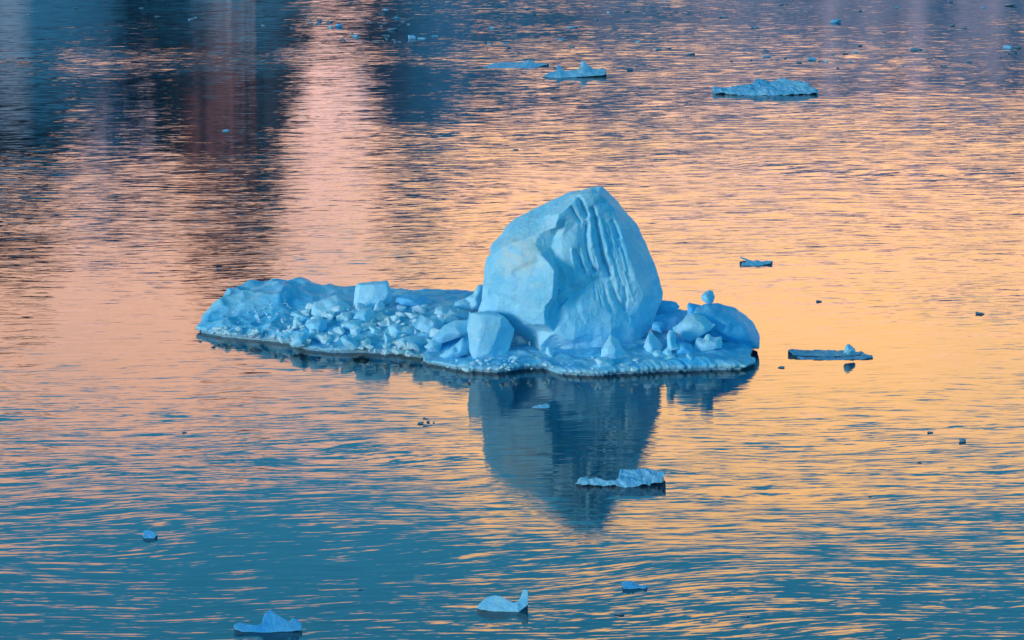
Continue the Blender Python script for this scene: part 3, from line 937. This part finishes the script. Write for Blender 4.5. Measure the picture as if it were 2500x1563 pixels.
# ------------------------------------------------------------------ floes around the iceberg
def floe(label, outline, inner, thick, f=ident, mat=None, L=None, rough=0.03, cat="ice floe", group=None, name="ice_floe", sm=2, lean=0.25, strokes=(), rscale=3.0):
    fo = [f(p[0], p[1]) for p in outline]
    q = max(fo, key=lambda p: p[1])
    Y0 = at_z(q[0], q[1], 0.0).y
    wpx = max(p[0] for p in fo) - min(p[0] for p in fo)
    yb = q[1]
    m = Y0 * TH / 1250.0
    tn = (CAM_H / Y0)

    def fix(p):
        hm = max(0.0, yb - f(p[0], p[1])[1]) * m
        return (p[0], p[1], min(p[2], lean * hm / tn))
    outline = [fix(p) for p in outline]
    inner = [fix(p) for p in inner]
    o = relief(name, outline, inner, Y0, thick, mat or M_FLOE, f=f, L=L or max(2.0, wpx / 45.0), smooth=sm, rough=rough, rough_scale=rscale, strokes=strokes, zfloor=0.0, shrink=0.12, straight=True)
    return props(o, label, cat, group)


k1 = frm(1150, 120, 2.6878)      # far floes
k6 = frm(1000, 900, 3.4357)
k7 = frm(1100, 1350, 4.0317)
k8 = frm(300, 1250, 4.0317)
k4 = frm(1700, 600, 2.749)

floe("low flat ice floe with a small right lump, leftmost of the three far floes",
     [(80, 120, .8), (130, 95, 2.0), (200, 85, 3.0), (300, 86, 3.2), (360, 78, 2.6), (380, 70, 2.4), (405, 78, 2.4), (430, 92, 2.6), (512, 97, 2.8), (470, 108, 1.8), (420, 124, .4), (250, 126, 0), (120, 124, .3)],
     [(200, 100, 1.2), (380, 95, 1.2), (300, 105, 1.0)], 2.0, f=k1, lean=.6)
floe("spiky pale ice floe with a horn and a peak, between the other far floes",
     [(468, 180, .6), (520, 150, 1.6), (565, 140, 1.8), (563, 105, 1.8), (580, 108, 1.8), (615, 142, 1.8), (690, 138, 2.0), (720, 115, 1.8), (724, 80, 1.8), (740, 78, 1.8), (770, 105, 2.0), (800, 128, 2.2),
      (845, 130, 2.4), (860, 122, 2.4), (880, 130, 2.4), (890, 165, 1.6), (850, 172, .8), (720, 182, .3), (600, 188, 0), (520, 184, .3)],
     [(590, 160, .4), (740, 140, .6), (700, 165, .3), (800, 155, .8), (860, 150, 1.3)], 2.2, f=k1)
floe("large lumpy plateau shaped ice floe at the upper right with a flat left tongue",
     [(1583, 275, 1.2), (1600, 248, 2.4), (1700, 250, 2.2), (1740, 240, 2.2), (1840, 230, 2.4), (1870, 198, 2.6), (1910, 200, 2.6), (1950, 212, 2.8), (2040, 192, 2.8), (2080, 205, 2.8), (2110, 215, 3.0), (2190, 210, 3.2),
      (2220, 240, 3.0), (2275, 268, 2.4), (2270, 286, 1.6), (2120, 298, .5), (1950, 304, 0), (1700, 300, .2), (1670, 290, .8), (1600, 286, 1.0)],
     [(1720, 265, 1.0), (1880, 240, 1.3), (1800, 270, .6), (2000, 240, 1.5), (1950, 275, .5), (2100, 250, 1.6), (2150, 280, 1.0)], 3.0, f=k1, rough=.12, L=3.0, rscale=1.7)
floe("small jagged ice floe with a raised arm, above the iceberg's right end",
     [(302, 128, .5), (310, 112, .8), (340, 110, .9), (330, 95, 1.0), (292, 80, 1.1), (300, 76, 1.1), (350, 92, 1.1), (385, 106, 1.2), (400, 98, 1.3), (440, 106, 1.3), (470, 98, 1.4), (512, 103, 1.5), (500, 118, 1.0), (440, 130, .3), (380, 136, 0), (330, 132, .1)],
     [(350, 115, .4), (400, 115, .5), (450, 118, .7)], .8, f=k4, lean=.45, L=1.6)
flat = floe("flat blue ice floe with a white boulder on it, right of the iceberg",
     [(615, 705, 1.2), (635, 690, 2.2), (700, 700, 2.2), (780, 705, 2.3), (800, 697, 2.6), (900, 702, 2.6), (990, 704, 2.6), (1060, 712, 2.4), (1110, 706, 2.6), (1130, 725, 2.0), (1180, 738, 1.5), (1187, 752, 1.1),
      (1100, 764, .4), (950, 768, .05), (820, 768, 0), (720, 764, .15), (660, 738, .6)],
     [(700, 720, 1.2), (760, 738, .9), (900, 730, 1.2), (850, 748, .25), (1000, 752, .3), (1100, 748, .6), (1000, 735, 1.0), (720, 755, .2)], 1.6, f=k4, lean=.6, mat=M_DULL, rough=.045, L=3.0, strokes=[([(640, 736), (760, 744), (900, 746), (1020, 744), (1110, 734)], 2.2, .3)])
qb = at_z(*k4(1040, 728), 0.25)
o = relief("ice_boulder", [(988, 720, .0), (995, 685, .15), (1012, 660, .3), (1030, 662, .35), (1065, 695, .35), (1068, 722, .2), (1020, 730, .0)], [(1020, 690, -.1), (1045, 705, -.05)], qb.y, .5, M_BLOCK, f=k4, L=2.5)
props(o, "white rounded boulder sitting on the flat floe right of the iceberg", "ice block")
floe("lumpy pale ice floe with a low left wing inside the iceberg's reflection",
     [(1385, 962, .5), (1440, 915, 1.3), (1480, 908, 1.3), (1500, 922, 1.2), (1560, 922, 1.2), (1650, 940, 1.2), (1730, 950, 1.3), (1765, 910, 1.4), (1760, 845, 1.5), (1800, 838, 1.6), (1830, 845, 1.6), (1930, 842, 1.7), (2010, 845, 1.7),
      (2100, 868, 1.7), (2148, 880, 1.8), (2120, 915, 1.4), (2135, 940, 1.1), (2090, 965, .6), (1960, 970, .3), (1860, 992, .05), (1780, 1000, .0), (1720, 985, .1), (1600, 975, .25), (1450, 974, .2)],
     [(1480, 940, .5), (1560, 945, .5), (1660, 955, .6), (1790, 900, .6), (1800, 960, .1), (1880, 910, .7), (1930, 880, 1.0), (1920, 950, .4), (2030, 900, .9), (2050, 940, .6)], 1.1, f=k6, rough=.075, L=2.6)
floe("smooth whale backed ice floe with an upright tail fin near the bottom centre",
     [(258, 545, .3), (290, 500, .7), (350, 440, 1.2), (430, 418, 1.4), (500, 430, 1.4), (560, 462, 1.3), (620, 492, 1.2), (665, 475, 1.2), (690, 440, 1.2), (715, 362, 1.3), (758, 362, 1.4), (762, 440, 1.3), (758, 515, 1.1),
      (720, 545, .7), (672, 584, .0), (560, 580, .05), (400, 572, .1), (300, 560, .2)],
     [(350, 500, .3), (450, 480, .5), (560, 510, .35), (660, 520, .1), (680, 500, .25), (720, 440, .75), (700, 520, .5), (430, 540, .1)], .9, f=k7, rough=.012, mat=M_BLOCK)
floe("peaked blue ice floe with a rounded left lobe at the lower left edge",
     [(1088, 1140, .4), (1100, 1105, .7), (1150, 1090, .9), (1230, 1105, .9), (1310, 1115, .9), (1370, 1095, .9), (1375, 1060, .9), (1400, 1000, 1.0), (1448, 960, 1.1), (1500, 1000, 1.1), (1550, 1030, 1.1), (1600, 1060, 1.1), (1635, 1085, 1.1), (1660, 1050, 1.2), (1720, 1060, 1.2),
      (1765, 1115, 1.0), (1760, 1165, .6), (1640, 1175, .2), (1400, 1188, .0), (1200, 1182, .05), (1110, 1165, .2)],
     [(1150, 1130, .4), (1300, 1140, .35), (1450, 1050, .5), (1450, 1120, .3), (1560, 1110, .5), (1690, 1110, .7), (1700, 1150, .4)], .9, f=k8, rough=.025, mat=M_SHADED_BLUE)
floe("small fish shaped ice piece with a tail, at lower right of centre",
     [(1685, 330, .2), (1690, 285, .5), (1760, 278, .6), (1810, 290, .6), (1850, 320, .5), (1880, 322, .5), (1915, 308, .6), (1938, 335, .4), (1920, 352, .1), (1860, 345, .1), (1760, 358, .0), (1700, 352, .0)],
     [(1750, 315, .1), (1820, 325, .2), (1910, 332, .25)], .6, f=k7, mat=M_SHADED_BLUE)
floe("small rounded blue ice lump alone at the lower left",
     [(192, 230, .2), (215, 190, .5), (265, 182, .6), (300, 200, .6), (338, 230, .5), (310, 255, .1), (250, 262, .0), (205, 252, .05)], [(250, 215, .2), (290, 230, .2)], .5, f=k8, mat=M_SHADED_BLUE)
floe("two small white lumps joined, floating in the tower's dark reflection",
     [(1033, 325, .2), (1050, 312, .4), (1100, 302, .5), (1112, 310, .4), (1125, 298, .5), (1150, 291, .6), (1170, 300, .6), (1176, 322, .4), (1130, 334, .05), (1080, 332, .0)], [(1080, 318, .15), (1145, 312, .2)], .5, f=k6)

# ------------------------------------------------------------------ brash ice: small floating pieces
BR = [hull_mesh("brash_ice", random.randint(12, 18), (random.uniform(.35, .6), random.uniform(.25, .4)), 400 + i, jag=2.0) for i in range(10)]
for me in BR:
    me.materials.append(M_WET)
BRP = [m.copy() for m in BR[:5]]
for me in BRP:
    me.materials.clear()
    me.materials.append(M_FLOE)


def brash(sx, sy, wpx, hpx, label, group=None, pale=False, cat="brash ice"):
    """a piece wpx wide and hpx tall, its waterline at the photo row sy"""
    p = at_z(sx, sy, 0)
    dist = math.sqrt(p.x ** 2 + p.y ** 2 + CAM_H ** 2)
    m = dist * TH / 1250.0
    if pale and label.startswith('tiny dark scrap'):
        label, group = label.replace('dark', 'pale'), 'pale ' + group
    me = random.choice(BRP if pale else BR)
    o = bpy.data.objects.new("brash_ice", me)
    wd = wpx * m
    hd = hpx * m
    d = me.dimensions if hasattr(me, 'dimensions') else None
    wd *= 1.2 if wpx > 14 else 1.5
    hd *= 1.25
    o.scale = (wd, wd * 0.9, max(hd * 1.3, wd * 0.25) / 0.45)
    o.rotation_euler = (random.uniform(-.1, .1), random.uniform(-.12, .12), random.choice((0, math.pi)) + random.uniform(-.3, .3))
    COL.objects.link(o)
    o.location = (p.x, p.y, hd * 0.15)
    props(o, label, cat, group)
    return o


g_a = frm(750, 0, 2.6878)
g_b = frm(1600, 0, 2.6878)
g_c = frm(0, 0, 2.16)
ONE = [  # individually described pieces: frame, x, y, width, height (photo px in that frame), label, pale
    (g_a, 1735, 182, 85, 16, "long pale strip of brash ice near the top centre", True),
    (g_a, 690, 252, 62, 30, "pale lump of brash ice right of the dark scatter at the upper left", True),
    (g_a, 752, 255, 55, 16, "flat piece of brash ice touching the pale lump's right side", True),
    (g_a, 205, 175, 50, 24, "pale square lump at the top of the dark scatter", True),
    (g_a, 148, 180, 30, 18, "small pale lump left of the square lump in the scatter", True),
    (g_a, 555, 197, 72, 16, "longest flat piece on the right of the dark scatter", False),
    (g_a, 310, 240, 60, 16, "ragged pale piece in the lower dark scatter", True),
    (g_a, 2118, 462, 34, 26, "small dark upright chip right of the spiky far floe", False),
    (g_b, 1180, 148, 76, 26, "pale humped piece of brash ice high on the upper right water", True),
    (g_b, 2330, 38, 90, 16, "long dark sliver at the very top right corner", False),
    (g_b, 2310, 318, 60, 34, "rounded pale lump at the right edge near the top", True),
    (g_b, 2375, 315, 55, 22, "dark angular lump joined to the pale one at the right edge", False),
    (g_b, 1708, 328, 120, 12, "long flat dark plate on the upper right water", False),
    (g_b, 1030, 393, 60, 20, "pale blue piece just above the large plateau floe", True),
    (g_b, 1118, 405, 24, 16, "tiny pale cube right of the pale blue piece", True),
    (g_b, 732, 375, 62, 16, "flat pale piece left of the pale blue one above the plateau floe", True),
    (g_b, 652, 182, 75, 14, "thin flat dark piece with a raised middle near the top", False),
    (g_b, 1577, 50, 44, 14, "dark oval piece near the top right", False),
    (g_b, 235, 357, 55, 14, "row of dark nubs making one piece above the far floes", False),
    (g_b, 450, 113, 65, 12, "thin flat piece near the top right of centre", False),
    (ident, 1999, 737, 15, 6, "small dark v shaped chip on the orange water right of the hump", False),
    (ident, 2393, 767, 25, 7, "small dark flat chip on the orange water at the right edge", False),
    (ident, 1907, 898, 18, 6, "small dark chip between the iceberg and the flat floe", False),
    (ident, 2271, 1057, 12, 6, "smaller of two dark chips at the lower right", False),
    (ident, 2349, 1078, 24, 11, "larger rounded of two dark chips at the lower right", False),
    (ident, 1513, 1501, 26, 7, "thin dark knobbly chip below the fish shaped ice piece", False),
    (ident, 551, 320, 17, 6, "small blue chip in the brown reflection at the left", True),
    (ident, 535, 657, 12, 4, "tiny dark chip above the iceberg's left dome", False),
    (ident, 1259, 366, 11, 4, "tiny dark chip above and left of the tower", False),
    (ident, 1105, 300, 9, 3, "tiny dark speck left of centre above the iceberg", False),
    (ident, 881, 1440, 10, 4, "tiny dark chip above the ring ripples at the bottom left", False),
    (ident, 450, 1057, 10, 4, "tiny dark chip on the water left of the iceberg's reflection", False),
    (ident, 2124, 1213, 8, 4, "tiny dark peak at the lower right", False),
    (ident, 2245, 1130, 9, 4, "tiny dark sliver left of the larger rounded chip at the lower right", False),
    (ident, 2194, 1560, 10, 5, "tiny dark lump cut by the bottom edge at the right", False),
    (ident, 1823, 1506, 9, 4, "tiny dark dot near the bottom edge right of centre", False),
]
for f, x, y, wd, ht, lab, pale in ONE:
    s = 1.0 if f is ident else (2.6878 if f in (g_a, g_b) else 2.16)
    brash(*f(x, y), wd / s, ht / s, lab, None, pale)

# clear, dark ring shaped cluster left of the reflection
for x, y, wd, ht, lab in ((95, 462, 60, 22, "dark clear ice lump at the left of the ring shaped cluster"),
                          (150, 480, 80, 10, "flat dark ice bar along the bottom of the ring shaped cluster"),
                          (155, 450, 24, 26, "dark clear ice knob in the middle of the ring shaped cluster"),
                          (203, 455, 20, 14, "small dark ice knob at the right of the ring shaped cluster"),
                          (140, 420, 60, 10, "thin dark arc of ice at the top of the ring shaped cluster")):
    brash(*k6(x, y), wd / 3.4357, ht / 3.4357, lab, None, False)

LEFT_LABEL = "tiny dark scrap of brash ice in the dense scatter at the upper left"
for _ in range(62):
    x, y = random.choice(((random.gauss(60, 60), random.gauss(148, 10)), (random.gauss(400, 130), random.gauss(262, 20)), (random.gauss(560, 120), random.gauss(140, 22))))
    x, y = g_a(x, y)
    if y > 4:
        brash(x, y, random.uniform(4, 12), random.uniform(2, 4), LEFT_LABEL, "brash scraps scattered at the upper left")
TOP_LABEL = "tiny dark scrap of brash ice strewn across the top centre water"
for x, y in ((1720, 60), (1975, 85), (2100, 76), (1895, 132), (2210, 145), (2100, 238), (2170, 276), (1300, 285), (1322, 316), (1740, 308), (1330, 183), (1245, 107), (1385, 147), (590, 120), (680, 127),
             (830, 213), (840, 241), (1040, 225), (2345, 4), (1490, 96), (1600, 95), (1215, 186), (1355, 250), (1195, 288), (1670, 260), (1930, 320), (2250, 330), (2305, 328), (2370, 318), (1440, 62), (290, 17), (915, 18), (515, 64)):
    brash(*g_a(x, y), random.uniform(8, 17), random.uniform(3, 5), TOP_LABEL, "brash scraps across the top centre", random.random() < .3)
RIGHT_LABEL = "tiny dark scrap of brash ice strewn across the upper right water"
for x, y in ((828, 32), (865, 32), (215, 91), (1950, 170), (2030, 187), (670, 245), (2360, 348), (2335, 352), (1075, 402), (1310, 345), (1250, 354), (850, 386), (1280, 402), (1800, 385), (1195, 449), (975, 295), (1345, 304),
             (88, 317), (20, 329), (725, 332), (885, 361), (945, 413), (1500, 213), (1940, 14), (2150, 52), (1345, 74), (630, 397), (500, 404), (1620, 437), (2060, 408), (2270, 378), (590, 350), (1165, 360), (800, 392), (1890, 437)):
    brash(*g_b(x, y), random.uniform(6, 14), random.uniform(3, 5), RIGHT_LABEL, "brash scraps across the upper right", random.random() < .2)
EDGE_LABEL = "tiny dark scrap of brash ice near the top left edge of the water"
for x, y in ((1010, 102), (1000, 106), (150, 78), (745, 44), (1390, 137), (1030, 95), (400, 44), (1500, 118), (1540, 150), (830, 90)):
    brash(*g_c(x, y), random.uniform(6, 13), random.uniform(3, 5), EDGE_LABEL, "brash scraps near the top left edge")
